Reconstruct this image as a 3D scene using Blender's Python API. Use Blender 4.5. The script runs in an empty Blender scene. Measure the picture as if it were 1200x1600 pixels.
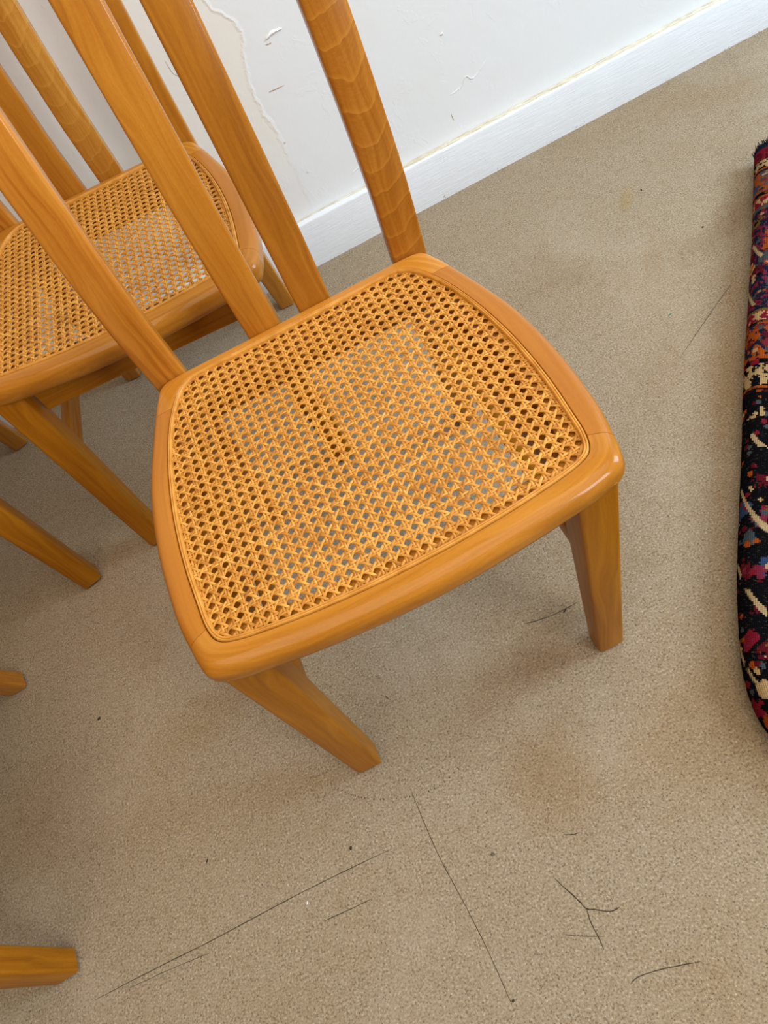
import bpy, bmesh, math, random
from mathutils import Vector, Matrix
random.seed(7)
S = bpy.context.scene
COL = S.collection

# ------------------------------------------------------------------ camera
CAM_ROWS = [[0.890269, -0.359782, -0.279246], [0.454828, 0.734008, 0.504345], [0.023514, -0.576012, 0.817103]]
cam_data = bpy.data.cameras.new('camera')
cam = bpy.data.objects.new('camera', cam_data)
COL.objects.link(cam)
M = Matrix(CAM_ROWS).transposed().to_4x4()
M.translation = Vector((0.01576, -0.72468, 1.02964))
cam.matrix_world = M
cam_data.sensor_fit = 'VERTICAL'
cam_data.sensor_height = 24.0
cam_data.lens = 24.0 * 1108.3 / 1600.0
cam_data.clip_start = 0.02
S.camera = cam

# ------------------------------------------------------------------ light
world = bpy.data.worlds.new('world')
S.world = world
world.use_nodes = True
wb = world.node_tree.nodes['Background']
wb.inputs[0].default_value = (1.0, 0.95, 0.89, 1)
wb.inputs[1].default_value = 0.06


def area(name, loc, target, sx, sy, power, color):
    d = bpy.data.lights.new(name, 'AREA')
    d.shape = 'RECTANGLE'
    d.size, d.size_y, d.energy, d.color = sx, sy, power, color
    o = bpy.data.objects.new(name, d)
    COL.objects.link(o)
    o.location = loc
    o.rotation_euler = (Vector(target) - Vector(loc)).to_track_quat('-Z', 'Y').to_euler()
    return o


area('ceiling_bounce_fill', (0.0, -1.1, 2.6), (0.0, -0.9, 0.0), 3.0, 2.6, 62, (1.0, 0.88, 0.70))  # added overhead fill, stands in for light bounced off the ceiling
area('window_light_right', (3.1, -0.45, 2.0), (0.3, 0.75, 0.55), 1.4, 1.6, 104, (0.60, 0.80, 1.0))
area('window_light_front', (1.7, -2.7, 1.9), (0.0, 0.3, 0.4), 0.8, 1.0, 36, (0.90, 0.95, 1.0))

S.view_settings.view_transform = 'Standard'
S.view_settings.look = 'None'
S.view_settings.gamma = 1.0
S.view_settings.use_curve_mapping = False
S.view_settings.exposure = 0.22


# ------------------------------------------------------------------ node helpers
class NT:
    def __init__(self, name):
        self.m = bpy.data.materials.new(name)
        self.m.use_nodes = True
        self.t = self.m.node_tree
        self.b = self.t.nodes['Principled BSDF']

    def n(self, typ, **kw):
        x = self.t.nodes.new(typ)
        for k, v in kw.items():
            setattr(x, k, v)
        return x

    def l(self, a, b):
        self.t.links.new(a, b)

    def put(self, sock, v):
        if hasattr(v, 'links'):
            self.l(v, sock)
        else:
            sock.default_value = v

    def math(self, op, a, b=0.0, c=0.0, clamp=False):
        x = self.n('ShaderNodeMath', operation=op, use_clamp=clamp)
        self.put(x.inputs[0], a)
        self.put(x.inputs[1], b)
        self.put(x.inputs[2], c)
        return x.outputs[0]

    def vec(self, op, a, b=(0, 0, 0)):
        x = self.n('ShaderNodeVectorMath', operation=op)
        self.put(x.inputs[0], a)
        self.put(x.inputs[1], b)
        return x.outputs[0]

    def noise(self, vec, scale, detail=3, rough=0.5, dist=0.0):
        x = self.n('ShaderNodeTexNoise')
        if vec is not None:
            self.l(vec, x.inputs['Vector'])
        x.inputs['Scale'].default_value = scale
        x.inputs['Detail'].default_value = detail
        x.inputs['Roughness'].default_value = rough
        x.inputs['Distortion'].default_value = dist
        return x.outputs['Fac']

    def ramp(self, fac, stops, mode='LINEAR'):
        x = self.n('ShaderNodeValToRGB')
        x.color_ramp.interpolation = mode
        e = x.color_ramp.elements
        while len(e) < len(stops):
            e.new(0.5)
        for i, (p, c) in enumerate(stops):
            e[i].position = p
            e[i].color = tuple(c) + (1,) if len(c) == 3 else c
        self.l(fac, x.inputs[0])
        return x.outputs[0]

    def maprange(self, v, a, b, c=0.0, d=1.0):
        x = self.n('ShaderNodeMapRange')
        self.put(x.inputs['Value'], v)
        for k, q in zip(('From Min', 'From Max', 'To Min', 'To Max'), (a, b, c, d)):
            x.inputs[k].default_value = q
        return x.outputs[0]

    def mix(self, fac, a, b, blend='MIX'):
        x = self.n('ShaderNodeMix', data_type='RGBA', blend_type=blend)
        self.put(x.inputs[0], fac)
        for s, v in ((x.inputs[6], a), (x.inputs[7], b)):
            if hasattr(v, 'links'):
                self.l(v, s)
            else:
                s.default_value = tuple(v) + (1,)
        return x.outputs[2]

    def attr(self, name):
        x = self.n('ShaderNodeAttribute')
        x.attribute_name = name
        return x

    def sep(self, v):
        x = self.n('ShaderNodeSeparateXYZ')
        self.l(v, x.inputs[0])
        return x.outputs

    def comb(self, a, b, c):
        x = self.n('ShaderNodeCombineXYZ')
        for s, v in zip(x.inputs, (a, b, c)):
            self.put(s, v)
        return x.outputs[0]

    def bump(self, h, dist, strength=1.0):
        x = self.n('ShaderNodeBump')
        x.inputs['Strength'].default_value = strength
        x.inputs['Distance'].default_value = dist
        self.l(h, x.inputs['Height'])
        self.l(x.outputs[0], self.b.inputs['Normal'])

    def done(self, color, rough=0.5, spec=0.5):
        self.put(self.b.inputs['Base Color'], color if hasattr(color, 'links') else tuple(color) + (1,))
        self.put(self.b.inputs['Roughness'], rough)
        self.b.inputs['Specular IOR Level'].default_value = spec
        return self.m


def wood_material(name, dark, mid, light, fig=0.0, streak=1.0, gloss=(0.27, 0.30, 0.22, 0.09)):
    """Varnished beech: reads the per-vertex 'grain' coordinate (along, across, across) in metres."""
    w = NT(name)
    g = w.attr('grain').outputs['Vector']
    u, v, q = w.sep(g)
    warp = w.noise(w.comb(w.math('MULTIPLY', u, 5.0), w.math('MULTIPLY', v, 22.0), w.math('MULTIPLY', q, 22.0)), 1.0, 2)
    vv = w.math('ADD', w.math('MULTIPLY', v, 150.0), w.math('MULTIPLY', warp, 7.0))
    st = w.noise(w.comb(w.math('MULTIPLY', u, 4.5), vv, w.math('MULTIPLY', q, 150.0)), 1.0, 4, 0.6)
    fleck = w.noise(w.comb(w.math('MULTIPLY', u, 260.0), w.math('MULTIPLY', v, 1100.0), w.math('MULTIPLY', q, 1100.0)), 1.0, 2, 0.6)
    broad = w.noise(w.comb(w.math('MULTIPLY', u, 3.0), w.math('MULTIPLY', v, 14.0), w.math('MULTIPLY', q, 14.0)), 1.0, 2)
    f = w.math('ADD', w.math('MULTIPLY', st, 0.62 * streak), w.math('MULTIPLY', broad, 0.55))
    f = w.math('ADD', f, w.math('MULTIPLY', fleck, 0.22))
    f = w.maprange(f, 0.45, 0.93 if streak <= 1 else 1.05)
    col = w.ramp(f, [(0.0, dark), (0.5, mid), (1.0, light)])
    if fig > 0:
        # cathedral arches: growth rings cut lengthwise, plus the rippled silk between them
        wob = w.noise(w.comb(w.math('MULTIPLY', u, 7.0), w.math('MULTIPLY', v, 20.0), 0.0), 1.0, 3, 0.45)
        cen = w.attr('across').outputs['Fac']
        par = w.math('MULTIPLY', w.math('MULTIPLY', cen, cen), 22.0)
        h = w.math('ADD', w.math('ADD', u, w.math('MULTIPLY', par, -1.0)), w.math('MULTIPLY', wob, 0.06))
        ring = w.math('FRACT', w.math('MULTIPLY', h, 34.0))
        line = w.math('MULTIPLY', w.maprange(ring, 0.0, 0.16, 1.0, 0.0), fig)
        fine = w.math('SUBTRACT', w.math('MULTIPLY', w.noise(w.comb(w.math('MULTIPLY', h, 620.0), w.math('MULTIPLY', v, 110.0), 0.0), 1.0, 3, 0.6), 4.0), 2.0)
        col = w.mix(w.math('MULTIPLY', w.maprange(fine, -1.0, 1.0), w.maprange(ring, 0.0, 1.0, 0.1, 0.75 * fig)), col, dark)
        col = w.mix(w.math('MULTIPLY', line, 0.5, clamp=True), col, light)
    oi = w.n('ShaderNodeObjectInfo')
    br = w.maprange(oi.outputs['Random'], 0.0, 1.0, 0.9, 1.06)
    hsv = w.n('ShaderNodeHueSaturation')
    w.l(col, hsv.inputs['Color'])
    w.l(br, hsv.inputs['Value'])
    w.bump(fleck, 0.00012, 0.35)
    w.b.inputs['Coat Weight'].default_value = gloss[2]
    w.b.inputs['Coat Roughness'].default_value = gloss[3]
    return w.done(hsv.outputs[0], gloss[0], gloss[1])


WD, WM, WL = (0.29, 0.092, 0.008), (0.43, 0.158, 0.014), (0.57, 0.242, 0.03)
LD, LM, LL = (0.24, 0.072, 0.003), (0.38, 0.135, 0.005), (0.50, 0.20, 0.012)  # same beech, darkened: weaker light on the low parts put into the colour
MAT_WOOD = wood_material('varnished_beech', WD, WM, WL)
MAT_WOOD_LINED = wood_material('varnished_beech_lined', (0.22, 0.057, 0.004), (0.41, 0.133, 0.011), (0.56, 0.215, 0.025), streak=1.7)
MAT_WOOD_FRONT = wood_material('varnished_beech_front', (0.34, 0.112, 0.009), (0.48, 0.182, 0.019), (0.62, 0.27, 0.043), streak=1.25, gloss=(0.30, 0.12, 0.30, 0.05))
MAT_WOOD_LEG_SHADED = wood_material('varnished_beech_leg_shaded', LD, LM, LL, gloss=(0.34, 0.14, 0.06, 0.15))  # legs, aprons and stretchers, with their shade in the wood colour
MAT_WOOD_FIG = wood_material('varnished_beech_figured', (0.27, 0.082, 0.006), (0.41, 0.142, 0.012), (0.56, 0.235, 0.032), fig=1.0)
MAT_WOOD_SWIRL = wood_material('varnished_beech_swirled', (0.31, 0.108, 0.011), (0.44, 0.178, 0.020), (0.62, 0.31, 0.06), fig=0.6, streak=1.2)
MAT_WOOD_RAIL = wood_material('varnished_beech_rail', (0.34, 0.107, 0.009), (0.44, 0.158, 0.015), (0.54, 0.213, 0.026), streak=0.7, gloss=(0.30, 0.22, 0.14, 0.08))


def cane_material():
    w = NT('woven_cane')
    a = w.attr('strand').outputs['Fac']
    g = w.attr('grain').outputs['Vector']
    u, v, q = w.sep(g)
    n1 = w.noise(w.comb(w.math('MULTIPLY', u, 40.0), w.math('MULTIPLY', a, 91.0), 0.0), 1.0, 3)
    n2 = w.noise(w.comb(w.math('MULTIPLY', u, 150.0), w.math('MULTIPLY', v, 2600.0), w.math('MULTIPLY', a, 50.0)), 1.0, 2)
    f = w.math('ADD', w.math('ADD', w.math('MULTIPLY', n1, 0.55), w.math('MULTIPLY', a, 0.28)), w.math('MULTIPLY', n2, 0.3))
    col = w.ramp(w.maprange(f, 0.25, 0.85), [(0.0, (0.25, 0.078, 0.007)), (0.45, (0.54, 0.218, 0.028)), (1.0, (0.80, 0.41, 0.09))])
    return w.done(col, 0.45, 0.28)


MAT_CANE = cane_material()


def plain(name, col, rough, spec=0.4):
    w = NT(name)
    g = w.n('ShaderNodeTexCoord').outputs['Object']
    n = w.noise(g, 120.0, 3)
    c = w.mix(w.maprange(n, 0.3, 0.7), [k * 0.85 for k in col], [min(1, k * 1.12) for k in col])
    return w.done(c, rough, spec)


MAT_GLIDE = plain('black_rubber', (0.02, 0.018, 0.016), 0.7, 0.3)


def floor_material():
    w = NT('worn_speckled_floor')
    p = w.n('ShaderNodeTexCoord').outputs['Object']
    big = w.noise(p, 2.3, 5, 0.6, 0.4)
    mid = w.noise(p, 9.0, 4, 0.65)
    fine = w.noise(p, 330.0, 3, 0.7)
    v = w.n('ShaderNodeTexVoronoi')
    v.inputs['Scale'].default_value = 420.0
    w.l(p, v.inputs['Vector'])
    vr = w.sep(v.outputs['Color'])[0]
    col = w.ramp(fine, [(0.28, (0.10, 0.071, 0.042)), (0.44, (0.275, 0.210, 0.137)), (0.58, (0.345, 0.270, 0.182)), (0.72, (0.56, 0.455, 0.325))])
    speck = w.math('MULTIPLY', w.maprange(vr, 0.84, 0.9), w.maprange(v.outputs['Distance'], 0.55, 0.25))
    col = w.mix(w.math('MULTIPLY', speck, 0.75), col, (0.09, 0.068, 0.045))
    mott = w.noise(p, 62.0, 4, 0.7)
    col = w.mix(w.maprange(mott, 0.46, 0.72, 0.0, 0.5), col, (0.74, 0.66, 0.54), 'MULTIPLY')
    stain = w.math('MULTIPLY', w.maprange(big, 0.46, 0.72), w.maprange(mid, 0.25, 0.7, 0.35, 1.0))
    col = w.mix(w.math('MULTIPLY', stain, 0.62), col, (0.78, 0.62, 0.42), 'MULTIPLY')
    light = w.maprange(w.noise(w.vec('ADD', p, (7.3, 2.1, 0)), 3.6, 4, 0.6), 0.52, 0.75)
    col = w.mix(w.math('MULTIPLY', light, 0.22), col, (0.50, 0.42, 0.32))
    # worn spots with a shape of their own: (x, y, radius x, radius y, angle, strength, colour)
    for x, y, rx, ry, a, s, c in (
            (0.128, -0.3381, 0.11, 0.055, 0.6, 0.5, (0.62, 0.5, 0.36)),
            (0.0376, -0.5069, 0.12, 0.07, 1.0, 0.42, (0.72, 0.55, 0.36)),
            (0.7331, 0.4344, 0.05, 0.018, 0.9, 0.5, (0.95, 0.8, 0.45)),
            (-0.4124, -0.2003, 0.14, 0.06, 0.2, 0.3, (0.78, 0.6, 0.38)),
            (0.8386, 0.243, 0.16, 0.045, 0.25, 0.45, (0.62, 0.5, 0.38)),
            (-0.7366, -0.216, 0.12, 0.12, 0.0, 0.28, (0.7, 0.56, 0.38)),
            (0.2277, -0.5575, 0.16, 0.09, 0.4, 0.35, (0.74, 0.57, 0.37)),
            (0.6834, 0.2574, 0.1, 0.03, 0.9, 0.3, (0.8, 0.64, 0.44)),
            (-0.5079, 0.1997, 0.06, 0.04, 0.5, 0.35, (0.66, 0.55, 0.42)),
            (0.5355, 0.0034, 0.16, 0.05, 0.7, 0.25, (0.75, 0.6, 0.44))):
        mp = w.n('ShaderNodeMapping', vector_type='TEXTURE')
        w.l(w.vec('ADD', p, (0, 0, 0)), mp.inputs[0])
        mp.inputs['Location'].default_value = (x, y, 0)
        mp.inputs['Rotation'].default_value = (0, 0, a)
        mp.inputs['Scale'].default_value = (rx, ry, 1)
        ln = w.n('ShaderNodeVectorMath', operation='LENGTH')
        w.l(mp.outputs[0], ln.inputs[0])
        d = w.math('ADD', ln.outputs['Value'], w.math('MULTIPLY', w.math('SUBTRACT', mid, 0.5), 1.6))
        col = w.mix(w.math('MULTIPLY', w.maprange(d, 1.0, 0.25), s), col, c, 'MULTIPLY')
    w.bump(fine, 0.0012, 0.5)
    return w.done(col, 0.88, 0.18)


def wall_material():
    w = NT('painted_plaster')
    p = w.n('ShaderNodeTexCoord').outputs['Object']
    x, y, z = w.sep(p)
    # an old ragged edge of a repainted patch, running down the plaster
    fc = w.n('ShaderNodeFloatCurve')
    pts = [(0.0, 0.155), (0.306, 0.1477), (0.347, 0.1379), (0.387, 0.1345), (0.444, 0.142), (0.492, 0.1606), (0.517, 0.1537), (0.546, 0.1271), (0.62, 0.10), (1.0, 0.08)]
    cv = fc.mapping.curves[0]
    while len(cv.points) < len(pts):
        cv.points.new(0.5, 0.5)
    for q, (a, b) in zip(cv.points, pts):
        q.location = (a, b * 2.0)
        q.handle_type = 'VECTOR'
    fc.mapping.update()
    w.l(z, fc.inputs['Value'])
    edge = w.math('MULTIPLY', fc.outputs[0], 0.5)
    jit = w.math('MULTIPLY', w.math('SUBTRACT', w.noise(p, 45.0, 4, 0.65), 0.5), 0.022)
    d = w.math('ADD', w.math('SUBTRACT', x, edge), jit)
    side = w.maprange(d, -0.004, 0.004)
    fade = w.maprange(z, 0.22, 0.33)
    col = w.mix(w.math('MULTIPLY', w.math('SUBTRACT', 1.0, side), w.maprange(fade, 0.0, 1.0, 0.35, 1.0)), (0.80, 0.815, 0.825), (0.82, 0.79, 0.73))
    ridge = w.math('MULTIPLY', w.maprange(w.math('ABSOLUTE', d), 0.0, 0.006, 1.0, 0.0), fade)
    col = w.mix(w.math('MULTIPLY', ridge, 0.5), col, (0.9, 0.89, 0.86))
    blot = w.noise(p, 7.0, 4, 0.6)
    col = w.mix(w.maprange(blot, 0.5, 0.75, 0.0, 0.35), col, (0.78, 0.77, 0.74))
    sp = w.n('ShaderNodeTexVoronoi')
    sp.inputs['Scale'].default_value = 14.0
    w.l(p, sp.inputs['Vector'])
    spot = w.math('MULTIPLY', w.maprange(sp.outputs['Distance'], 0.055, 0.03), w.maprange(w.sep(sp.outputs['Color'])[1], 0.75, 0.8))
    col = w.mix(w.math('MULTIPLY', spot, 0.55), col, (0.30, 0.26, 0.22))
    lump = w.noise(p, 26.0, 5, 0.6)
    fine = w.noise(p, 190.0, 3, 0.6)
    patch = w.maprange(w.noise(w.vec('ADD', p, (3.1, 0, 1.7)), 11.0, 5, 0.7, 0.6), 0.58, 0.60)
    h = w.math('ADD', w.math('ADD', w.math('MULTIPLY', lump, 0.5), w.math('MULTIPLY', fine, 0.10)), w.math('MULTIPLY', ridge, 0.5))
    h = w.math('ADD', h, w.math('MULTIPLY', patch, 0.10))
    h = w.math('ADD', h, w.math('MULTIPLY', side, 0.25))
    w.bump(h, 0.003, 0.42)
    return w.done(col, 0.6, 0.3)


def skirting_material():
    w = NT('painted_skirting')
    p = w.n('ShaderNodeTexCoord').outputs['Object']
    n = w.noise(w.vec('MULTIPLY', p, (3.0, 1.0, 20.0)), 6.0, 4, 0.6)
    z = w.sep(p)[2]
    chips = w.maprange(w.math('ADD', w.noise(p, 60.0, 4, 0.7), w.maprange(z, 0.003, 0.014, 0.13, 0.0)), 0.745, 0.775)
    col = w.mix(w.maprange(n, 0.3, 0.75), (0.79, 0.81, 0.83), (0.73, 0.75, 0.78))
    col = w.mix(w.math('MULTIPLY', chips, 0.7), col, (0.42, 0.36, 0.29))
    w.bump(w.noise(w.vec('MULTIPLY', p, (2.0, 1.0, 30.0)), 12.0, 4, 0.6), 0.002, 0.5)
    return w.done(col, 0.45, 0.4)


def ledge_material():
    w = NT('bare_skirting_ledge')
    p = w.n('ShaderNodeTexCoord').outputs['Object']
    n = w.noise(w.vec('MULTIPLY', p, (1.0, 8.0, 1.0)), 38.0, 5, 0.7)
    col = w.ramp(n, [(0.3, (0.44, 0.36, 0.24)), (0.5, (0.64, 0.57, 0.43)), (0.66, (0.78, 0.75, 0.67))])
    w.bump(n, 0.002, 0.6)
    return w.done(col, 0.7, 0.3)


# ------------------------------------------------------------------ mesh helpers
def link(name, mesh, mat, parent=None):
    o = bpy.data.objects.new(name, mesh)
    COL.objects.link(o)
    if mat and not mesh.materials:
        mesh.materials.append(mat)
    if parent:
        o.parent = parent
    return o


def tag(o, label=None, cat=None, group=None, kind=None):
    if label:
        o['label'] = label
    if cat:
        o['category'] = cat
    if group:
        o['group'] = group
    if kind:
        o['kind'] = kind
    return o


def empty(name, loc, rz):
    o = bpy.data.objects.new(name, None)
    COL.objects.link(o)
    o.location = loc
    o.rotation_euler = (0, 0, rz)
    o.empty_display_size = 0.1
    return o


class MB:
    """vertices + faces + grain coordinates -> one mesh"""

    def __init__(self):
        self.v, self.f, self.g, self.s, self.c = [], [], [], [], []

    def add(self, co, grain=(0, 0, 0), strand=0.0, across=0.0):
        self.v.append(tuple(co))
        self.g.append(grain)
        self.s.append(strand)
        self.c.append(across)
        return len(self.v) - 1

    def mesh(self, name, mat, smooth=True, angle=35):
        me = bpy.data.meshes.new(name)
        me.from_pydata(self.v, [], self.f)
        me.validate()
        a = me.attributes.new('grain', 'FLOAT_VECTOR', 'POINT')
        a.data.foreach_set('vector', [k for g in self.g for k in g])
        a = me.attributes.new('strand', 'FLOAT', 'POINT')
        a.data.foreach_set('value', self.s)
        a = me.attributes.new('across', 'FLOAT', 'POINT')
        a.data.foreach_set('value', self.c)
        bm = bmesh.new()
        bm.from_mesh(me)
        bmesh.ops.recalc_face_normals(bm, faces=bm.faces)
        bm.to_mesh(me)
        bm.free()
        if smooth:
            me.polygons.foreach_set('use_smooth', [True] * len(me.polygons))
            me.set_sharp_from_angle(angle=math.radians(angle))
        me.materials.append(mat)
        return me

    def ring_loft(self, rings, closed=False, cap=True):
        n = len(rings[0])
        m = len(rings)
        for i in range(m if closed else m - 1):
            a, b = rings[i], rings[(i + 1) % m]
            for j in range(n):
                self.f.append((a[j], a[(j + 1) % n], b[(j + 1) % n], b[j]))
        if cap and not closed:
            self.f.append(tuple(reversed(rings[0])))
            self.f.append(tuple(rings[-1]))


def rrect(hw, hd, r, k=3):
    """rounded rectangle outline"""
    r = min(r, hw * 0.95, hd * 0.95)
    out = []
    for cx, cy, a0 in ((hw - r, hd - r, 0), (-hw + r, hd - r, 90), (-hw + r, -hd + r, 180), (hw - r, -hd + r, 270)):
        for i in range(k + 1):
            a = math.radians(a0 + 90 * i / k)
            out.append((cx + r * math.cos(a), cy + r * math.sin(a)))
    return out


def bar(stations, r, ends=0.003, ref=(1, 0, 0)):
    """Loft a rounded bar. stations: (centre, half width, half depth); width lies along ref."""
    mb = MB()
    C = [Vector(s[0]) for s in stations]
    ref = Vector(ref)
    off = random.uniform(0, 20)
    off2 = random.uniform(0, 5)
    seq = [(i, 0.0, 0.0) for i in range(len(C))]
    seq = [(0, 0.0, ends)] + [(0, ends, 0.0)] + seq[1:-1] + [(len(C) - 1, -ends, 0.0)] + [(len(C) - 1, 0.0, ends)]
    rings = []
    ln = 0.0
    prev = None
    for i, sh, ins in seq:
        t = (C[min(i + 1, len(C) - 1)] - C[max(i - 1, 0)]).normalized()
        w = (ref - t * ref.dot(t)).normalized()
        d = t.cross(w)
        c = C[i] + t * sh
        if prev is not None:
            ln += (c - prev).length
        prev = c
        hw, hd = stations[i][1] - ins, stations[i][2] - ins
        ring = []
        for a, b in rrect(hw, hd, r):
            ring.append(mb.add(c + w * a + d * b, (off + ln, off2 + a, off2 + b), 0.0, a))
        rings.append(ring)
    mb.ring_loft(rings)
    return mb


def catmull(P, k):
    out = []
    n = len(P)
    for i in range(n - 1):
        p0, p1, p2, p3 = (Vector(P[max(i - 1, 0)]), Vector(P[i]), Vector(P[i + 1]), Vector(P[min(i + 2, n - 1)]))
        for j in range(k):
            t = j / k
            out.append(0.5 * ((2 * p1) + (p2 - p0) * t + (2 * p0 - 5 * p1 + 4 * p2 - p3) * t * t + (3 * p1 - p0 - 3 * p2 + p3) * t ** 3))
    out.append(Vector(P[-1]))
    return out


# ------------------------------------------------------------------ setting
floor_mb = MB()
for i in range(2):
    for j in range(2):
        floor_mb.add((-3 + 6 * i, -3.4 + 4.6 * j, 0))
        floor_mb.add((-3 + 6 * i, -3.4 + 4.6 * j, -0.05))
floor_mb.f = [(0, 4, 6, 2), (1, 3, 7, 5), (0, 1, 5, 4), (2, 6, 7, 3), (0, 2, 3, 1), (4, 5, 7, 6)]
floor = link('floor', floor_mb.mesh('floor', floor_material(), False), None)
tag(floor, 'worn beige speckled floor with stains, scratches and cracks', kind='structure')

WALL_A = 0.012513
BASE_H, BASE_T = 0.112, 0.022
WALL_O = (-0.0125 * (0.71655 + BASE_T), 0.99992 * (0.71655 + BASE_T), 0)


def box_mesh(name, mat, x0, x1, y0, y1, z0, z1):
    mb = MB()
    for x in (x0, x1):
        for y in (y0, y1):
            for z in (z0, z1):
                mb.add((x, y, z))
    mb.f = [(0, 1, 3, 2), (4, 6, 7, 5), (0, 4, 5, 1), (2, 3, 7, 6), (0, 2, 6, 4), (1, 5, 7, 3)]
    return mb.mesh(name, mat, False)


wall = link('wall_back', box_mesh('wall_back', wall_material(), -2.6, 2.9, 0.0, 0.12, 0.0, 2.4), None)
wall.location = WALL_O
wall.rotation_euler = (0, 0, WALL_A)
tag(wall, 'white painted plaster wall with a ragged paint ridge', kind='structure')

# skirting: board with an uneven, slightly rounded top edge and a bare ledge against the wall
mb = MB()
lb = MB()
rings, lrings = [], []
nseg = 260
rng = random.Random(3)
jt = 0.0
for i in range(nseg + 1):
    x = -2.6 + 5.5 * i / nseg
    jt = 0.8 * jt + rng.uniform(-0.0007, 0.0007)
    led = 0.0055 + 0.0095 * max(0.0, min(1.0, (x - 0.20) / 0.2)) + jt * 1.2
    y1 = -BASE_T
    sec = [(-0.0005, 0.0), (y1, 0.0), (y1, BASE_H - 0.004), (y1 + 0.0015, BASE_H - 0.0008 + jt * 0.4), (y1 + 0.004, BASE_H + jt * 0.5), (-led, BASE_H + jt * 0.5), (-led + 0.0006, BASE_H - 0.002), (-0.0005, BASE_H - 0.002)]
    rings.append([mb.add((x, a, b)) for a, b in sec])
    sec = [(-0.0006, BASE_H - 0.0019), (-led + 0.0002, BASE_H - 0.0019), (-led, BASE_H - 0.0006), (-0.0006, BASE_H + 0.0012 + jt)]
    lrings.append([lb.add((x, a, b)) for a, b in sec])
mb.ring_loft(rings)
lb.ring_loft(lrings)
skirt = link('baseboard_back', mb.mesh('baseboard_back', skirting_material()), None)
skirt.location, skirt.rotation_euler = WALL_O, (0, 0, WALL_A)
tag(skirt, 'white painted skirting board along the foot of the wall', kind='structure')
ledge = link('ledge', lb.mesh('ledge', ledge_material()), None, skirt)
tag(ledge, 'cream unpainted ledge on top of the skirting')

# scratches and cracks of the floor: shallow dark grooves, each a part of the floor
MAT_SCRATCH = plain('scratch_dirt', (0.06, 0.045, 0.03), 0.9, 0.1)
MAT_CRACK = plain('crack_dirt', (0.055, 0.04, 0.03), 0.95, 0.05)


def ribbon(name, pts, w, mat, dash=0.0):
    P = catmull([(x, y, 0) for x, y in pts], 6)
    rr = random.Random(len(pts) * 17 + int(abs(pts[0][0]) * 1000))
    m = MB()
    prev = None
    if dash:
        acc = 0.0
        for i in range(1, len(P)):
            acc += (P[i] - P[i - 1]).length
            if acc < dash:
                continue
            acc = 0.0
            t = (P[i] - P[i - 1]).normalized()
            s = Vector((-t.y, t.x, 0))
            k = w * rr.uniform(0.6, 1.2)
            b = len(m.v)
            for a in range(6):
                an = a * math.pi / 3
                m.add(P[i] + t * math.cos(an) * k * 0.6 + s * math.sin(an) * k + Vector((0, 0, 0.0004)))
            m.f.append(tuple(range(b, b + 6)))
    else:
        for i, p in enumerate(P):
            t = (P[min(i + 1, len(P) - 1)] - P[max(i - 1, 0)]).normalized()
            s = Vector((-t.y, t.x, 0))
            e = min(i, len(P) - 1 - i) / max(1, len(P) - 1)
            k = w * rr.uniform(0.55, 1.1) * min(1, 0.25 + 5 * e)
            q = p + s * rr.uniform(-0.3, 0.3) * w
            a = m.add(q + s * k + Vector((0, 0, 0.0003)))
            b = m.add(q + Vector((0, 0, 0.0005)))
            c = m.add(q - s * k + Vector((0, 0, 0.0003)))
            if prev:
                m.f += [(prev[0], prev[1], b, a), (prev[1], prev[2], c, b)]
            prev = (a, b, c)
    return link(name, m.mesh(name, mat), None, floor)


ribbon('scratch', [(-0.6729, -0.5114), (-0.5676, -0.5099), (-0.4877, -0.5099), (-0.3871, -0.507), (-0.2978, -0.5059), (-0.2022, -0.5077)], 0.0006, MAT_SCRATCH)
ribbon('scratch', [(-0.619, -0.5174), (-0.5564, -0.5191), (-0.491, -0.523)], 0.0004, MAT_SCRATCH)
ribbon('scratch', [(-0.1532, -0.4445), (-0.1523, -0.5001), (-0.1498, -0.5488), (-0.1414, -0.6207), (-0.1379, -0.6596), (-0.136, -0.6996), (-0.1354, -0.7237)], 0.00045, MAT_SCRATCH)
ribbon('scratch', [(0.1038, -0.3044), (0.128, -0.3092), (0.1541, -0.3119), (0.1921, -0.3115)], 0.0007, MAT_SCRATCH)
ribbon('scratch', [(0.0017, -0.7558), (0.0159, -0.7528), (0.0465, -0.7568), (0.086, -0.7652)], 0.0006, MAT_SCRATCH)
ribbon('scratch', [(0.0107, -0.5852), (0.0205, -0.5895), (0.0304, -0.5914)], 0.0006, MAT_SCRATCH)
ribbon('scratch', [(-0.0445, -0.683), (-0.0228, -0.694), (0.0, -0.7034)], 0.0004, MAT_SCRATCH)
ribbon('scratch', [(0.573, 0.0061), (0.6629, 0.058), (0.7477, 0.1056)], 0.0005, MAT_SCRATCH)
ribbon('scratch', [(-0.3284, -0.551), (-0.2874, -0.5521), (-0.2568, -0.5525)], 0.0005, MAT_SCRATCH)
ribbon('crack', [(-0.0248, -0.6233), (-0.0188, -0.6375), (-0.0089, -0.6593), (-0.0046, -0.6701), (0.0042, -0.6745), (0.0157, -0.6816), (0.0246, -0.6839), (0.0321, -0.6833)], 0.0008, MAT_CRACK)
ribbon('crack', [(-0.0046, -0.6701), (-0.0074, -0.6823), (-0.0072, -0.6983), (-0.0078, -0.7151)], 0.0006, MAT_CRACK)
o = ribbon('dent_row', [(-0.2638, -0.3813), (-0.2429, -0.4106), (-0.2191, -0.4302), (-0.1937, -0.4438), (-0.1583, -0.4564), (-0.13, -0.4611), (-0.1042, -0.4599), (-0.0796, -0.4505), (-0.0655, -0.4382)], 0.0013, MAT_CRACK, dash=0.0048)
tag(o, 'curved row of small dark dents in the floor', kind='stuff')

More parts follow.
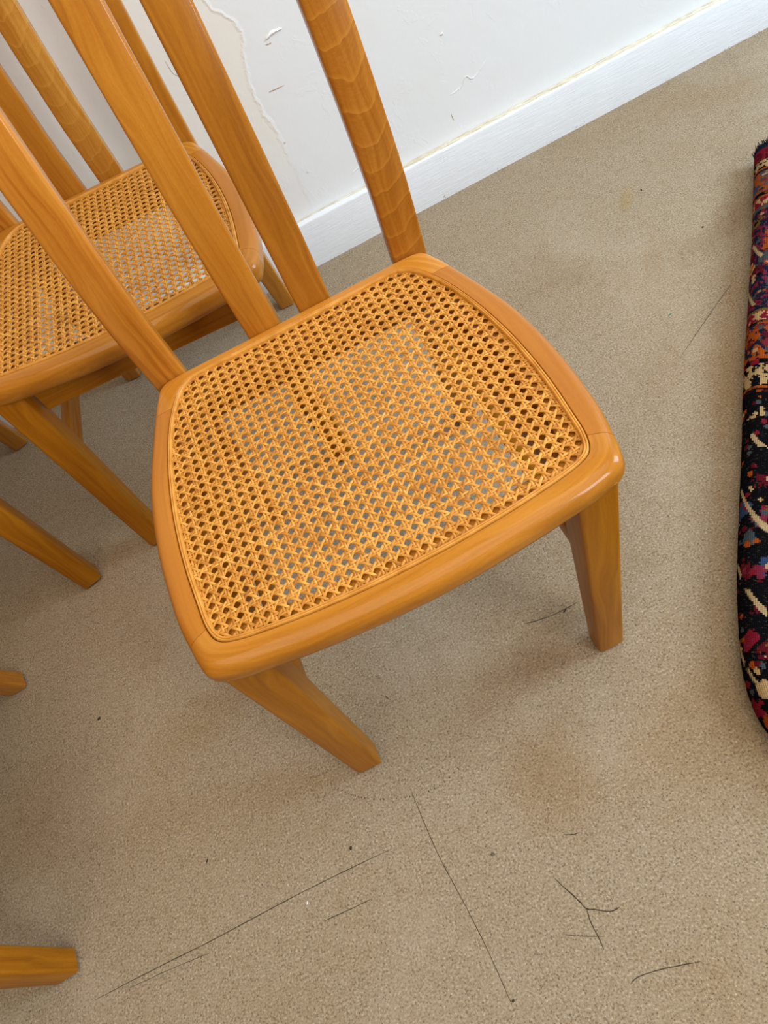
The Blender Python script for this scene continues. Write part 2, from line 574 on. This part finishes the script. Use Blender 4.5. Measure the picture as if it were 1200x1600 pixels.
# marks on the plaster: shallow scuffs and flakes standing a fraction of a millimetre proud of the wall
MAT_SCUFF = plain('brown_scuff', (0.42, 0.30, 0.19), 0.8, 0.2)
MAT_FLAKE = plain('paint_flake', (0.80, 0.80, 0.79), 0.5, 0.3)


def wall_mark(name, pts, w, h, mat):
    P = catmull([(x, 0, z) for x, z in pts], 4)
    rr = random.Random(int(abs(pts[0][0]) * 9973))
    m = MB()
    prev = None
    for i, p in enumerate(P):
        t = (P[min(i + 1, len(P) - 1)] - P[max(i - 1, 0)]).normalized()
        s = Vector((-t.z, 0, t.x))
        k = w * rr.uniform(0.5, 1.1) * min(1, 0.2 + 5 * min(i, len(P) - 1 - i) / (len(P) - 1))
        r = [m.add(p + s * k + Vector((0, -0.0001, 0))), m.add(p + Vector((0, -h, 0))), m.add(p - s * k + Vector((0, -0.0001, 0)))]
        if prev:
            m.f += [(prev[0], prev[1], r[1], r[0]), (prev[1], prev[2], r[2], r[1])]
        prev = r
    return link(name, m.mesh(name, mat), None, wall)


wall_mark('scuff', [(0.1636, 0.381), (0.1797, 0.3795), (0.1964, 0.379)], 0.0012, 0.0006, MAT_SCUFF)
wall_mark('scuff', [(0.1919, 0.4559), (0.1975, 0.4545), (0.2031, 0.4542)], 0.0012, 0.0006, MAT_SCUFF)
wall_mark('scuff', [(0.512, 0.1661), (0.513, 0.158), (0.5147, 0.1502)], 0.0010, 0.0005, MAT_SCUFF)
wall_mark('scuff', [(0.3705, 0.1445), (0.3735, 0.1425), (0.3765, 0.1418)], 0.0030, 0.0010, MAT_CRACK)
wall_mark('hair_crack', [(0.0137, 0.5096), (0.0149, 0.4898), (0.02, 0.4805), (0.034, 0.47)], 0.0006, 0.0003, MAT_SCUFF)
wall_mark('flake', [(0.1954, 0.4633), (0.2096, 0.4681), (0.2305, 0.4675)], 0.0045, 0.0022, MAT_FLAKE)
wall_mark('flake', [(0.5235, 0.3240), (0.5295, 0.3250)], 0.0030, 0.0018, MAT_FLAKE)
wall_mark('flake', [(0.2575, 0.150), (0.279, 0.158), (0.300, 0.155), (0.33, 0.165)], 0.0016, 0.0012, MAT_FLAKE)
wall_mark('flake', [(0.52, 0.205), (0.545, 0.21), (0.56, 0.225), (0.575, 0.214), (0.61, 0.235)], 0.0016, 0.0012, MAT_FLAKE)

# ------------------------------------------------------------------ chair
H = 0.455
INNER = [(0, .003), (.08, .003), (.140, .002), (.155, -.004), (.167, -.016), (.178, -.036), (.189, -.065), (.199, -.105), (.206, -.145), (.211, -.19), (.213, -.235),
         (.2125, -.275), (.210, -.315), (.2075, -.343), (.202, -.361), (.192, -.370), (.172, -.376), (.14, -.381), (.105, -.385), (.05, -.389), (0, -.390)]
OUTER = [(0, .0155), (.085, .0155), (.160, .015), (.186, .010), (.198, -.012), (.207, -.037), (.2165, -.072), (.227, -.113), (.2345, -.151), (.239, -.194), (.241, -.239),
         (.240, -.281), (.2372, -.322), (.2320, -.352), (.2272, -.375), (.2185, -.3925), (.190, -.4015), (.148, -.4075), (.11, -.412), (.053, -.4165), (0, -.418)]
SUB = 5
IN = catmull([(a, b, 0) for a, b in INNER], SUB)
OUT = catmull([(a, b, 0) for a, b in OUTER], SUB)
NS = len(IN)                    # samples of the right half, back centre -> front centre
J_BACK, J_FRONT = 5 * SUB, 13 * SUB + 1


def contour(i):
    """closed contour index -> (inner, outer, arris radius, ledge), mirrored on the left half"""
    k = i % (2 * (NS - 1))
    m = 1
    if k >= NS:
        k, m = 2 * (NS - 1) - k, -1
    a, b = IN[k], OUT[k]
    if k <= J_BACK:
        r = 0.004 + 0.007 * max(0, (k - 2 * SUB) / (3 * SUB))
    elif k < 12 * SUB:
        r = 0.011
    else:
        r = 0.011 + 0.005 * min(1, (k - 12 * SUB) / (3 * SUB))
    return Vector((a.x * m, a.y, 0)), Vector((b.x * m, b.y, 0)), r


def frame_piece(i0, i1, gap=0.00025):
    mb = MB()
    rings = []
    s = random.uniform(0, 9)
    o2 = random.uniform(0, 3)
    prev = None
    for i in range(i0, i1 + 1):
        a, b, r = contour(i)
        d = (b - a)
        w = d.length
        d.normalize()
        nx = (contour(i + 1)[1] - contour(i - 1)[1]).normalized()
        sh = Vector((0, 0, 0))
        if i == i0:
            sh = nx * gap
        if i == i1:
            sh = -nx * gap
        mid = (a + b) * 0.5
        if prev is not None:
            s += (mid - prev).length
        prev = mid
        bot = 0.419
        sec = [(-0.024, 0.4465), (0.0006, 0.4465), (0.0006, H - 0.0006), (0.0012, H), (w - r, H)]
        rz = r * (1.0 if r < 0.012 else 0.95)
        for q in range(1, 7):
            t = math.radians(90 * q / 6)
            sec.append((w - r + r * math.sin(t), H - rz + rz * math.cos(t)))
        rb = min(r, H - rz - bot - 0.001) * 0.9
        for q in range(0, 5):
            t = math.radians(90 * q / 4)
            sec.append((w - rb + rb * math.cos(t), bot + rb - rb * math.sin(t)))
        sec.append((-0.024, bot))
        rings.append([mb.add(a + d * t + sh + Vector((0, 0, z)), (s, o2 + t, o2 + z * 0.5)) for t, z in sec])
    mb.ring_loft(rings)
    return mb


def in_poly_clip(poly, p, d):
    """parameter range of the line p + t d inside a convex-ish polygon"""
    ts = []
    n = len(poly)
    for i in range(n):
        a, b = poly[i], poly[(i + 1) % n]
        ex, ey = b[0] - a[0], b[1] - a[1]
        den = d[0] * ey - d[1] * ex
        if abs(den) < 1e-12:
            continue
        t = ((a[0] - p[0]) * ey - (a[1] - p[1]) * ex) / den
        s = ((a[0] - p[0]) * d[1] - (a[1] - p[1]) * d[0]) / den
        if 0 <= s < 1:
            ts.append(t)
    return (min(ts), max(ts)) if len(ts) >= 2 else None


def cane_mesh():
    mb = MB()
    rr = random.Random(11)
    P = 0.0127
    DL = 0.00150
    ZC = 0.4518
    n = 2 * (NS - 1)
    poly = []
    for i in range(n):
        a, b, r = contour(i)
        d = (a - b).normalized()
        q = a + d * 0.0022
        poly.append((q.x, q.y))
    X0, Y0 = 0.0, -0.1905

    def strip(p, d, t0, t1, zf, step, hw, th, ang):
        sid = rr.random()
        nx, ny = -d[1], d[0]
        k0, k1 = math.floor(t0 / step), math.ceil(t1 / step)
        rings = []
        last = None
        wob = rr.uniform(-0.00012, 0.00012)
        ph = rr.uniform(0, 6)
        for k in range(k0, k1 + 1):
            t = min(max(k * step, t0), t1)
            if last is not None and abs(t - last) < 1e-5:
                continue
            last = t
            z = ZC + zf(t)
            o = wob + 0.00013 * math.sin(t * 70 + ph)
            cx, cy = p[0] + d[0] * t + nx * o, p[1] + d[1] * t + ny * o
            ring = []
            for s_, zz in ((-1, 0.0), (-0.62, 1), (0.62, 1), (1, 0.0)):
                ring.append(mb.add((cx + nx * hw * s_, cy + ny * hw * s_, z + th * zz), (t + sid * 30, s_ * hw, 0), sid))
            rings.append(ring)
        if len(rings) > 1:
            mb.ring_loft(rings, cap=False)

    A = 0.00052
    B = 0.00098
    N = 20
    TH = 0.00045
    for k in range(-N, N + 1):
        for s_ in (-1, 1):
            par = 0 if s_ < 0 else 1
            # along the seat width
            y = Y0 + k * P + s_ * DL
            c = in_poly_clip(poly, (X0, y), (1, 0))
            if c:
                def zh(t, par=par):
                    u = t / P
                    fr = u - math.floor(u + 0.5)      # -0.5..0.5 from the nearest node
                    return (A if par else -A) * math.sin(max(-1, min(1, fr / (DL / P))) * math.pi / 2) * (1 if abs(fr) < 0.3 else max(0, (0.5 - abs(fr)) / 0.2))
                strip((X0, y), (1, 0), c[0], c[1], zh, DL, 0.00114, TH, 0)
            x = X0 + k * P + s_ * DL
            c = in_poly_clip(poly, (x, Y0), (0, 1))
            if c:
                def zv(t, par=par):
                    u = t / P
                    fr = u - math.floor(u + 0.5)
                    return (-A if par else A) * math.sin(max(-1, min(1, fr / (DL / P))) * math.pi / 2) * (1 if abs(fr) < 0.3 else max(0, (0.5 - abs(fr)) / 0.2))
                strip((x, Y0), (0, 1), c[0], c[1], zv, DL, 0.00114, TH, 0)
    q = math.sqrt(0.5)
    L = P * q                                           # distance between crossings along a diagonal
    for k in range(-2 * N - 20, 2 * N + 20):
        # line y - Y0 = x - X0 + (k + 1/2) P : crosses the width pair where x = (m + 1/2) P
        p = (X0 + 0.5 * P, Y0 + (k + 1) * P)
        c = in_poly_clip(poly, p, (q, q))
        if c:
            strip(p, (q, q), c[0], c[1], lambda t: B * math.cos(math.pi * t / L), L / 5, 0.00138, TH, 0)
        c = in_poly_clip(poly, p, (q, -q))
        if c:
            strip(p, (q, -q), c[0], c[1], lambda t: -B * math.cos(math.pi * t / L), L / 5, 0.00138, TH, 0)
    return mb.mesh('cane_webbing', MAT_CANE, True, 50)


def spline_mesh():
    """the reed pressed into the groove round the webbing"""
    mb = MB()
    rings = []
    s = 0.0
    prev = None
    for i in range(2 * (NS - 1)):
        a, b, r = contour(i)
        d = (a - b).normalized()
        if prev is not None:
            s += (a - prev).length
        prev = a
        ring = []
        for t, z in ((0.0004, 0.4495), (0.0004, 0.4548), (0.0011, 0.4561), (0.0021, 0.4566), (0.0028, 0.4562), (0.0030, 0.4553), (0.0032, 0.4553), (0.0034, 0.4562), (0.0042, 0.4565), (0.0052, 0.4558), (0.0060, 0.4542), (0.0060, 0.4495)):
            ring.append(mb.add(a + d * t + Vector((0, 0, z)), (s, t, 0), 0.55))
        rings.append(ring)
    mb.ring_loft(rings, closed=True)
    return mb.mesh('cane_edging', MAT_CANE, True, 60)


BACK_PROFILE = [(0.0, 0.090), (0.08, 0.071), (0.16, 0.053), (0.24, 0.037), (0.32, 0.024), (0.40, 0.0166), (0.455, 0.0158), (0.55, 0.0125), (0.65, 0.0256), (0.75, 0.050), (0.85, 0.082), (0.93, 0.112)]


def back_y(z):
    for (a, b), (c, d) in zip(BACK_PROFILE, BACK_PROFILE[1:]):
        if z <= c:
            return b + (d - b) * (z - a) / (c - a)
    return BACK_PROFILE[-1][1]


def post_bar(sx):
    st = []
    zs = [0.004, 0.05, 0.1, 0.15, 0.2, 0.25, 0.3, 0.35, 0.4, 0.43, 0.46, 0.5, 0.55, 0.6, 0.65, 0.7, 0.75, 0.8, 0.85, 0.9, 0.93]
    ys = catmull([(z, y, 0) for z, y in BACK_PROFILE], 8)

    def yy(z):
        for p, q in zip(ys, ys[1:]):
            if z <= q.x + 1e-9:
                return p.y + (q.y - p.y) * (z - p.x) / max(1e-6, q.x - p.x)
        return ys[-1].y
    for z in zs:
        f = max(0, 1 - z / 0.40)
        th = 0.0115 + 0.0045 * f
        hw = 0.0221 - 0.0045 * f
        x = 0.1715 + 0.027 * f
        st.append(((sx * x, yy(z) + th, z), hw, th))
    return bar(st, 0.004, 0.003)


def slat_bar(x):
    st = []
    for z in [0.385, 0.42, 0.455, 0.5, 0.55, 0.6, 0.65, 0.7, 0.75, 0.8, 0.85, 0.9, 0.93]:
        st.append(((x, back_y(z) + 0.010, z), 0.0220, 0.010))
    return bar(st, 0.0035, 0.002)


def front_leg_bar(sx):
    st = []
    for z in [0.004, 0.06, 0.14, 0.22, 0.30, 0.36, 0.436]:
        f = z / 0.436
        x_out = 0.2150 - 0.0035 * f
        x_in = 0.1765 - 0.010 * f
        y_f = -0.398
        y_b = -0.364 + 0.012 * f
        st.append(((sx * (x_out + x_in) / 2, (y_f + y_b) / 2, z), (x_out - x_in) / 2, (y_b - y_f) / 2))
    return bar(st, 0.005, 0.003)


def glide_mesh():
    mb = MB()
    rings = []
    for r, z in ((0.0105, 0.0), (0.0115, 0.001), (0.0115, 0.0042)):
        rings.append([mb.add((r * math.cos(a * math.pi / 8), r * math.sin(a * math.pi / 8), z)) for a in range(16)])
    mb.ring_loft(rings)
    return mb.mesh('foot_glide', MAT_GLIDE)


GROUP = None
random.seed(21)
NC = 2 * (NS - 1)
PARTS = {}


def make_chair(loc, rz):
    root = empty('dining_chair', loc, rz)
    me = {}
    for nm, bm_, mat in (
            ('front_rail', frame_piece(J_FRONT, NC - J_FRONT), MAT_WOOD_FRONT),
            ('side_rail', frame_piece(J_BACK, J_FRONT), MAT_WOOD_RAIL),
            ('side_rail', frame_piece(NC - J_FRONT, NC - J_BACK), MAT_WOOD_RAIL),
            ('back_rail', frame_piece(-J_BACK, J_BACK), MAT_WOOD_FRONT),
            ('back_post', post_bar(-1), MAT_WOOD_LINED),
            ('back_post', post_bar(1), MAT_WOOD_FIG),
            ('slat', slat_bar(-0.0361), MAT_WOOD),
            ('slat', slat_bar(0.0361), MAT_WOOD),
            ('leg', front_leg_bar(-1), MAT_WOOD_LEG_SHADED),
            ('leg', front_leg_bar(1), MAT_WOOD_LEG_SHADED),
            ('front_apron', bar([((-0.162, -0.366, 0.3945), 0.0245, 0.010), ((0.162, -0.366, 0.3945), 0.0245, 0.010)], 0.002, 0.001, (0, 0, 1)), MAT_WOOD_LEG_SHADED),
            ('back_apron', bar([((-0.150, 0.006, 0.398), 0.0205, 0.009), ((0.150, 0.006, 0.398), 0.0205, 0.009)], 0.002, 0.001, (0, 0, 1)), MAT_WOOD_LEG_SHADED),
            ('side_apron', bar([((-0.182, -0.347, 0.398), 0.0205, 0.010), ((-0.170, 0.018, 0.398), 0.0205, 0.010)], 0.002, 0.001, (0, 0, 1)), MAT_WOOD_LEG_SHADED),
            ('side_apron', bar([((0.182, -0.347, 0.398), 0.0205, 0.010), ((0.170, 0.018, 0.398), 0.0205, 0.010)], 0.002, 0.001, (0, 0, 1)), MAT_WOOD_LEG_SHADED),
            ('stretcher', bar([((-0.183, -0.354, 0.282), 0.0175, 0.0085), ((-0.183, 0.034, 0.282), 0.0175, 0.0085)], 0.004, 0.001, (0, 0, 1)), MAT_WOOD_LEG_SHADED),
            ('stretcher', bar([((0.183, -0.354, 0.282), 0.0175, 0.0085), ((0.183, 0.034, 0.282), 0.0175, 0.0085)], 0.004, 0.001, (0, 0, 1)), MAT_WOOD_LEG_SHADED),
            ('top_rail', bar([((x, 0.128 - 0.006 * (x / 0.2) ** 2, 0.945), 0.030, 0.012) for x in (-0.205, -0.15, -0.08, 0, 0.08, 0.15, 0.205)], 0.006, 0.004, (0, 0.1, 1)), MAT_WOOD)):
        link(nm, bm_.mesh(nm, mat), None, root)
    c = tag(link('cane_webbing', cane_mesh(), None, root), 'woven cane seat with eight-sided holes', kind='stuff')
    tag(link('cane_edging', spline_mesh(), None, root), 'split reed edging round the cane')
    g = glide_mesh()
    for x, y in ((-0.194, -0.381), (0.194, -0.381), (-0.1985, 0.106), (0.1985, 0.106)):
        o = link('foot_glide', g, None, root)
        o.location = (x, y, 0)
        o['label'] = 'black foot glide'
    return root


def copy_chair(src, loc, rz, swap=None):
    r = src.copy()
    COL.objects.link(r)
    r.location, r.rotation_euler = loc, (0, 0, rz)
    for ch in list(src.children):
        c = ch.copy()
        COL.objects.link(c)
        c.parent = r
    return r


chair = make_chair((0, 0, 0), 0.0)
tag(chair, 'beech dining chair with its whole cane seat in full view, nearest and most central', 'chair', 'cane seated dining chairs')
chair2 = copy_chair(chair, (-0.2065, 0.5570, 0), -0.063)
tag(chair2, 'beech dining chair behind the central one, against the wall, cane seat partly hidden', 'chair')
chair3 = copy_chair(chair, (-0.865, 0.490, 0), 0.262)
tag(chair3, 'beech dining chair at the left edge, two of its legs showing beside the wall chair', 'chair')
chair4 = copy_chair(chair, (-0.938, -0.095, 0), 0.100)
tag(chair4, 'beech dining chair at the lower left edge, only two feet reach into view', 'chair')
# the chair against the wall has a plain right post and one swirled slat
posts = [c for c in chair2.children if c.name.split('.')[0] == 'back_post']
m2 = post_bar(1).mesh('back_post', MAT_WOOD)
max(posts, key=lambda c: max(v.co.x for v in c.data.vertices)).data = m2
sl = [c for c in chair2.children if c.name.split('.')[0] == 'slat']
m3 = slat_bar(0.0361).mesh('slat', MAT_WOOD_SWIRL)
max(sl, key=lambda c: max(v.co.x for v in c.data.vertices)).data = m3
for c in (chair3, chair4):
    for k in [k for k in c.children if k.name.split('.')[0] == 'back_post' and max(v.co.x for v in k.data.vertices) > 0]:
        k.data = m2

# ------------------------------------------------------------------ rolled rug
NAVY, BLK, CRIM, MAR = (0.008, 0.011, 0.024), (0.004, 0.004, 0.005), (0.15, 0.008, 0.018), (0.075, 0.006, 0.010)
PINK, ORA, CRM, SLATE = (0.13, 0.015, 0.030), (0.26, 0.050, 0.008), (0.34, 0.22, 0.10), (0.040, 0.052, 0.056)
OLV, BLU, BRN = (0.12, 0.06, 0.012), (0.022, 0.042, 0.095), (0.10, 0.032, 0.012)


def rug_material():
    w = NT('knotted_wool_rug')
    g = w.attr('grain').outputs['Vector']
    u, s, q = w.sep(g)
    K = 0.0026
    uu = w.math('SNAP', u, K)
    ss = w.math('SNAP', s, K)
    snap = w.comb(uu, ss, 0.0)
    LEN = 1.4

    def st(a):
        return a / LEN
    un = w.math('DIVIDE', uu, LEN)
    bands = [(0, NAVY, NAVY), (.010, CRIM, MAR), (.040, BRN, BLK), (.048, CRM, BLK), (.070, BRN, ORA), (.076, BLK, NAVY), (.082, ORA, SLATE), (.140, BLK, BRN), (.150, ORA, BRN), (.156, CRIM, CRM), (.180, SLATE, OLV), (.188, NAVY, PINK),
             (.438, OLV, BRN), (.446, CRIM, CRM), (.468, BRN, BLK), (.475, ORA, NAVY), (.550, BLK, CRIM), (.562, CRM, BLK), (.602, BRN, ORA), (.612, BLK, BLK)]
    A = w.ramp(un, [(st(a), c) for a, c, d in bands], 'CONSTANT')
    Bc = w.ramp(un, [(st(a), d) for a, c, d in bands], 'CONSTANT')
    v1 = w.n('ShaderNodeTexVoronoi')
    v1.inputs['Scale'].default_value = 42.0
    w.l(snap, v1.inputs['Vector'])
    dm = w.noise(snap, 85.0, 2, 0.6, 0.5)
    col = w.mix(w.maprange(dm, 0.52, 0.53), A, Bc)
    # flowers and leaves: cells with concentric outlines
    v2 = w.n('ShaderNodeTexVoronoi')
    v2.inputs['Scale'].default_value = 34.0
    w.l(w.vec('ADD', snap, w.comb(w.math('MULTIPLY', dm, 0.03), w.math('MULTIPLY', dm, -0.03), 0.0)), v2.inputs['Vector'])
    cr = w.sep(v2.outputs['Color'])
    pal = w.ramp(cr[0], [(0, MAR), (.16, PINK), (.30, ORA), (.40, SLATE), (.52, CRIM), (.66, BLU), (.76, CRM), (.83, BLK), (.92, OLV)], 'CONSTANT')
    wide = w.math('ADD', w.maprange(u, .19, .20, 0.0, 1.0), w.maprange(u, .43, .436, 0.0, -1.0))
    wide = w.math('ADD', wide, w.maprange(u, .615, .62, 0.0, 1.0))
    wide = w.math('ADD', wide, w.math('MULTIPLY', w.math('MULTIPLY', w.maprange(u, .084, .088), w.maprange(u, .138, .134)), 0.8))
    wide = w.math('ADD', wide, w.math('MULTIPLY', w.math('MULTIPLY', w.maprange(u, .478, .482), w.maprange(u, .548, .544)), 0.8))
    core = w.math('MULTIPLY', w.maprange(v2.outputs['Distance'], 0.46, 0.44), w.maprange(cr[1], 0.25, 0.26))
    col = w.mix(w.math('MULTIPLY', core, wide, clamp=True), col, pal)
    heart = w.math('MULTIPLY', w.maprange(v2.outputs['Distance'], 0.20, 0.18), w.maprange(cr[2], 0.45, 0.46))
    pal2 = w.ramp(cr[1], [(0, CRM), (.35, ORA), (.5, BLK), (.7, PINK), (.85, SLATE)], 'CONSTANT')
    col = w.mix(w.math('MULTIPLY', heart, wide, clamp=True), col, pal2)
    v3 = w.n('ShaderNodeTexVoronoi')
    v3.inputs['Scale'].default_value = 85.0
    w.l(w.vec('ADD', snap, (0.37, 0.11, 0.0)), v3.inputs['Vector'])
    c3 = w.sep(v3.outputs['Color'])
    bits = w.math('MULTIPLY', w.maprange(v3.outputs['Distance'], 0.42, 0.40), w.maprange(c3[0], 0.62, 0.63))
    pal3 = w.ramp(c3[1], [(0, CRIM), (.3, SLATE), (.45, ORA), (.6, BLK), (.75, CRM), (.85, MAR)], 'CONSTANT')
    col = w.mix(w.math('MULTIPLY', bits, wide, clamp=True), col, pal3)
    # long curving cream stems over the field
    stem = w.math('ABSOLUTE', w.math('SINE', w.math('ADD', w.math('MULTIPLY', uu, 24.0), w.math('MULTIPLY', w.math('SINE', w.math('MULTIPLY', ss, 30.0)), 1.9))))
    stem = w.math('MULTIPLY', w.maprange(stem, 0.17, 0.15), w.math('GREATER_THAN', wide, 0.9))
    col = w.mix(w.math('MULTIPLY', stem, w.maprange(w.noise(snap, 18.0, 1), 0.46, 0.48)), col, (0.33, 0.235, 0.12))
    ab = w.noise(w.comb(w.math('MULTIPLY', u, 500.0), w.math('MULTIPLY', s, 160.0), 0.0), 1.0, 3, 0.7)
    col = w.mix(w.maprange(ab, 0.60, 0.72, 0.0, 0.5), col, (0.22, 0.15, 0.10))
    row = w.math('SINE', w.math('MULTIPLY', u, 2 * math.pi / K))
    row2 = w.math('SINE', w.math('MULTIPLY', s, 2 * math.pi / K))
    h = w.math('ADD', w.math('ADD', w.math('MULTIPLY', row, 0.5), w.math('MULTIPLY', row2, 0.25)), w.math('MULTIPLY', ab, 0.9))
    w.bump(h, 0.0012, 0.6)
    return w.done(col, 1.0, 0.0)


# left edge of the folded pile on the floor, far end first
RUG_PATH = [(0.957, 0.346), (0.795, 0.133), (0.608, -0.104), (0.530, -0.208), (0.413, -0.361), (0.361, -0.434), (0.317, -0.504), (0.298, -0.552), (0.294, -0.590), (0.302, -0.65)]
RUG_SIDE = Vector((0.79, -0.613, 0))
RUG_HALF_W, RUG_HALF_H, RUG_PLY = 0.27, 0.032, 0.0095


def rug_ring(turns=2.6):
    """cross-section of the flattened roll: (across, height, inward across, inward height, arc) per sample"""
    out = []
    arc = 0.0
    base = []
    W0 = RUG_HALF_W - RUG_HALF_H
    for i in range(9):
        base.append((W0 - 2 * W0 * i / 9, -1.0, 0))
    for i in range(14):
        a = math.radians(-90 - 180 * i / 14)
        base.append((-W0, math.sin(a), math.cos(a)))
    for i in range(9):
        base.append((-W0 + 2 * W0 * i / 9, 1.0, 0))
    for i in range(14):
        a = math.radians(90 - 180 * i / 14)
        base.append((W0, math.sin(a), math.cos(a)))
    n = len(base)
    prev = None
    for k in range(int(n * turns)):
        cx, sz, sx = base[k % n]
        h = RUG_HALF_H - 0.0122 * k / n
        hi = h - RUG_PLY
        x, z = cx + sx * h, sz * h
        if prev:
            arc += math.hypot(x - prev[0], z - prev[1])
        prev = (x, z)
        out.append((x, z, cx + sx * hi, sz * hi, arc))
    return out


def rug():
    base = Vector((RUG_PATH[2][0], RUG_PATH[2][1], 0))
    root = empty('folded_rug', base, 0)
    P = catmull([(x, y, 0) for x, y in RUG_PATH], 9)
    ring0 = rug_ring()
    n = len(ring0)
    mb = MB()
    rr = random.Random(5)
    u = 0.0
    rings = []
    for i, p in enumerate(P):
        if i:
            u += (p - P[i - 1]).length
        c = p - base + RUG_SIDE * RUG_HALF_W
        outer, inner = [], []
        for x, z, xi, zi, arc in ring0:
            wv = 0.0025 * math.sin(arc * 9 + u * 7) * max(0, z) / RUG_HALF_H
            outer.append(mb.add(c + RUG_SIDE * x + Vector((0, 0, max(0.0004, z + RUG_HALF_H + wv))), (u, arc, 0)))
            inner.append(mb.add(c + RUG_SIDE * xi + Vector((0, 0, max(0.0008, zi + RUG_HALF_H + wv))), (u, arc, 0)))
        rings.append(outer + inner[::-1])
    mb.ring_loft(rings, cap=False)
    for ring, flip in ((rings[0], False), (rings[-1], True)):
        for k in range(n - 1):
            q = (ring[k], ring[k + 1], ring[2 * n - 2 - k], ring[2 * n - 1 - k])
            mb.f.append(q if flip else q[::-1])
    link('pile', mb.mesh('pile', rug_material()), None, root)
    # dark fringe along the far end of every layer
    fb = MB()
    t = (P[0] - P[1]).normalized()
    c0 = P[0] - base + RUG_SIDE * RUG_HALF_W
    for k in range(2600):
        j = rr.random() * (n - 1)
        a, b2 = ring0[int(j)], ring0[int(j) + 1]
        f = j - int(j)
        g = rr.random()
        x = (a[0] * (1 - f) + b2[0] * f) * (1 - g) + (a[2] * (1 - f) + b2[2] * f) * g
        z = (a[1] * (1 - f) + b2[1] * f) * (1 - g) + (a[3] * (1 - f) + b2[3] * f) * g
        c = c0 + RUG_SIDE * x + Vector((0, 0, max(0.002, z + RUG_HALF_H)))
        dv = (t + Vector((rr.uniform(-.45, .45), rr.uniform(-.45, .45), rr.uniform(-.4, .5)))) * rr.uniform(0.006, 0.013)
        s2 = Vector((rr.uniform(-1, 1), rr.uniform(-1, 1), rr.uniform(-1, 1))).normalized() * 0.0013
        b = len(fb.v)
        e = c + dv
        e.z = max(e.z, 0.001)
        for q in (c - t * 0.003 - s2, c - t * 0.003 + s2, e + s2 * 0.4, e - s2 * 0.4):
            fb.add(q)
        fb.f.append((b, b + 1, b + 2, b + 3))
    f = link('fringe', fb.mesh('fringe', plain('dark_wool', (0.014, 0.017, 0.022), 0.9, 0.1), False), None, root)
    tag(f, 'short dark wool fringe at the far end of the rug', kind='stuff')
    return root


tag(rug(), 'folded patterned wool rug in red, navy and cream lying at the right edge', 'rug')

# ------------------------------------------------------------------ crumbs lying on the floor
MAT_CRUMB = plain('dark_crumb', (0.05, 0.035, 0.02), 0.9, 0.1)
MAT_THREAD = plain('green_thread', (0.05, 0.16, 0.10), 0.9, 0.1)
MAT_GREYCRUMB = plain('grey_crumb', (0.12, 0.11, 0.09), 0.9, 0.1)


def crumb(name, x, y, lx, ly, rz, mat, label, cat):
    bm = bmesh.new()
    bmesh.ops.create_icosphere(bm, subdivisions=2, radius=1.0)
    r = random.Random(int(abs(x * 7919) + abs(y * 104729)))
    h = min(lx, ly) * 0.7
    for v in bm.verts:
        k = r.uniform(0.75, 1.15)
        v.co = Vector((v.co.x * lx * k, v.co.y * ly * k + 0.25 * ly * v.co.x, max(-h * 0.6, v.co.z * h * k)))
    me = bpy.data.meshes.new(name)
    bm.to_mesh(me)
    bm.free()
    o = link(name, me, mat)
    o.location = (x, y, h * 0.6)
    o.rotation_euler = (0, 0, rz)
    tag(o, label, cat)
    return o


crumb('crumb', -0.6046, -0.1126, 0.0035, 0.0022, 0.5, MAT_CRUMB, 'dark brown crumb on the bare floor left of the central chair', 'crumb')
crumb('crumb', -0.261, -0.483, 0.0022, 0.0024, 0.2, MAT_CRUMB, 'small dark crumb just below the curved row of floor dents', 'crumb')
crumb('crumb', -0.0835, -0.5692, 0.0030, 0.0020, -0.6, MAT_GREYCRUMB, 'grey crumb on the floor left of the forked crack', 'crumb')
crumb('crumb', -0.1347, -0.3101, 0.0040, 0.0008, -1.1, MAT_CRUMB, 'thin dark splinter on the floor under the central seat between its front legs', 'splinter')
crumb('thread', 0.6182, 0.1036, 0.0042, 0.0012, 0.3, MAT_THREAD, 'tiny green thread on the floor right of the central chair', 'thread')
crumb('crumb', 0.1661, -0.3146, 0.0048, 0.0012, 0.5, MAT_CRUMB, 'dark splinter beside the right front leg of the central chair', 'splinter')
crumb('crumb', -0.132, -0.7209, 0.0018, 0.0016, 0.0, MAT_CRUMB, 'small dark crumb at the bottom edge on a thin scratch', 'crumb')
crumb('crumb', -0.3426, -0.5213, 0.0026, 0.0012, 0.9, plain('white_chip', (0.75, 0.73, 0.68), 0.6, 0.3), 'tiny white chip just below the long straight floor scratch', 'chip')
crumb('crumb', -0.4692, -0.4096, 0.0032, 0.0012, 0.8, MAT_CRUMB, 'dark sliver on the floor left of the row of dents', 'splinter')
crumb('crumb', 0.7711, 0.4381, 0.0022, 0.0018, 0.3, MAT_CRUMB, 'dark crumb at the far end of the yellow floor stain', 'crumb')
crumb('crumb', 0.7937, 0.2618, 0.0024, 0.0018, 0.2, MAT_CRUMB, 'dark crumb on the brown floor stain beside the rug', 'crumb')
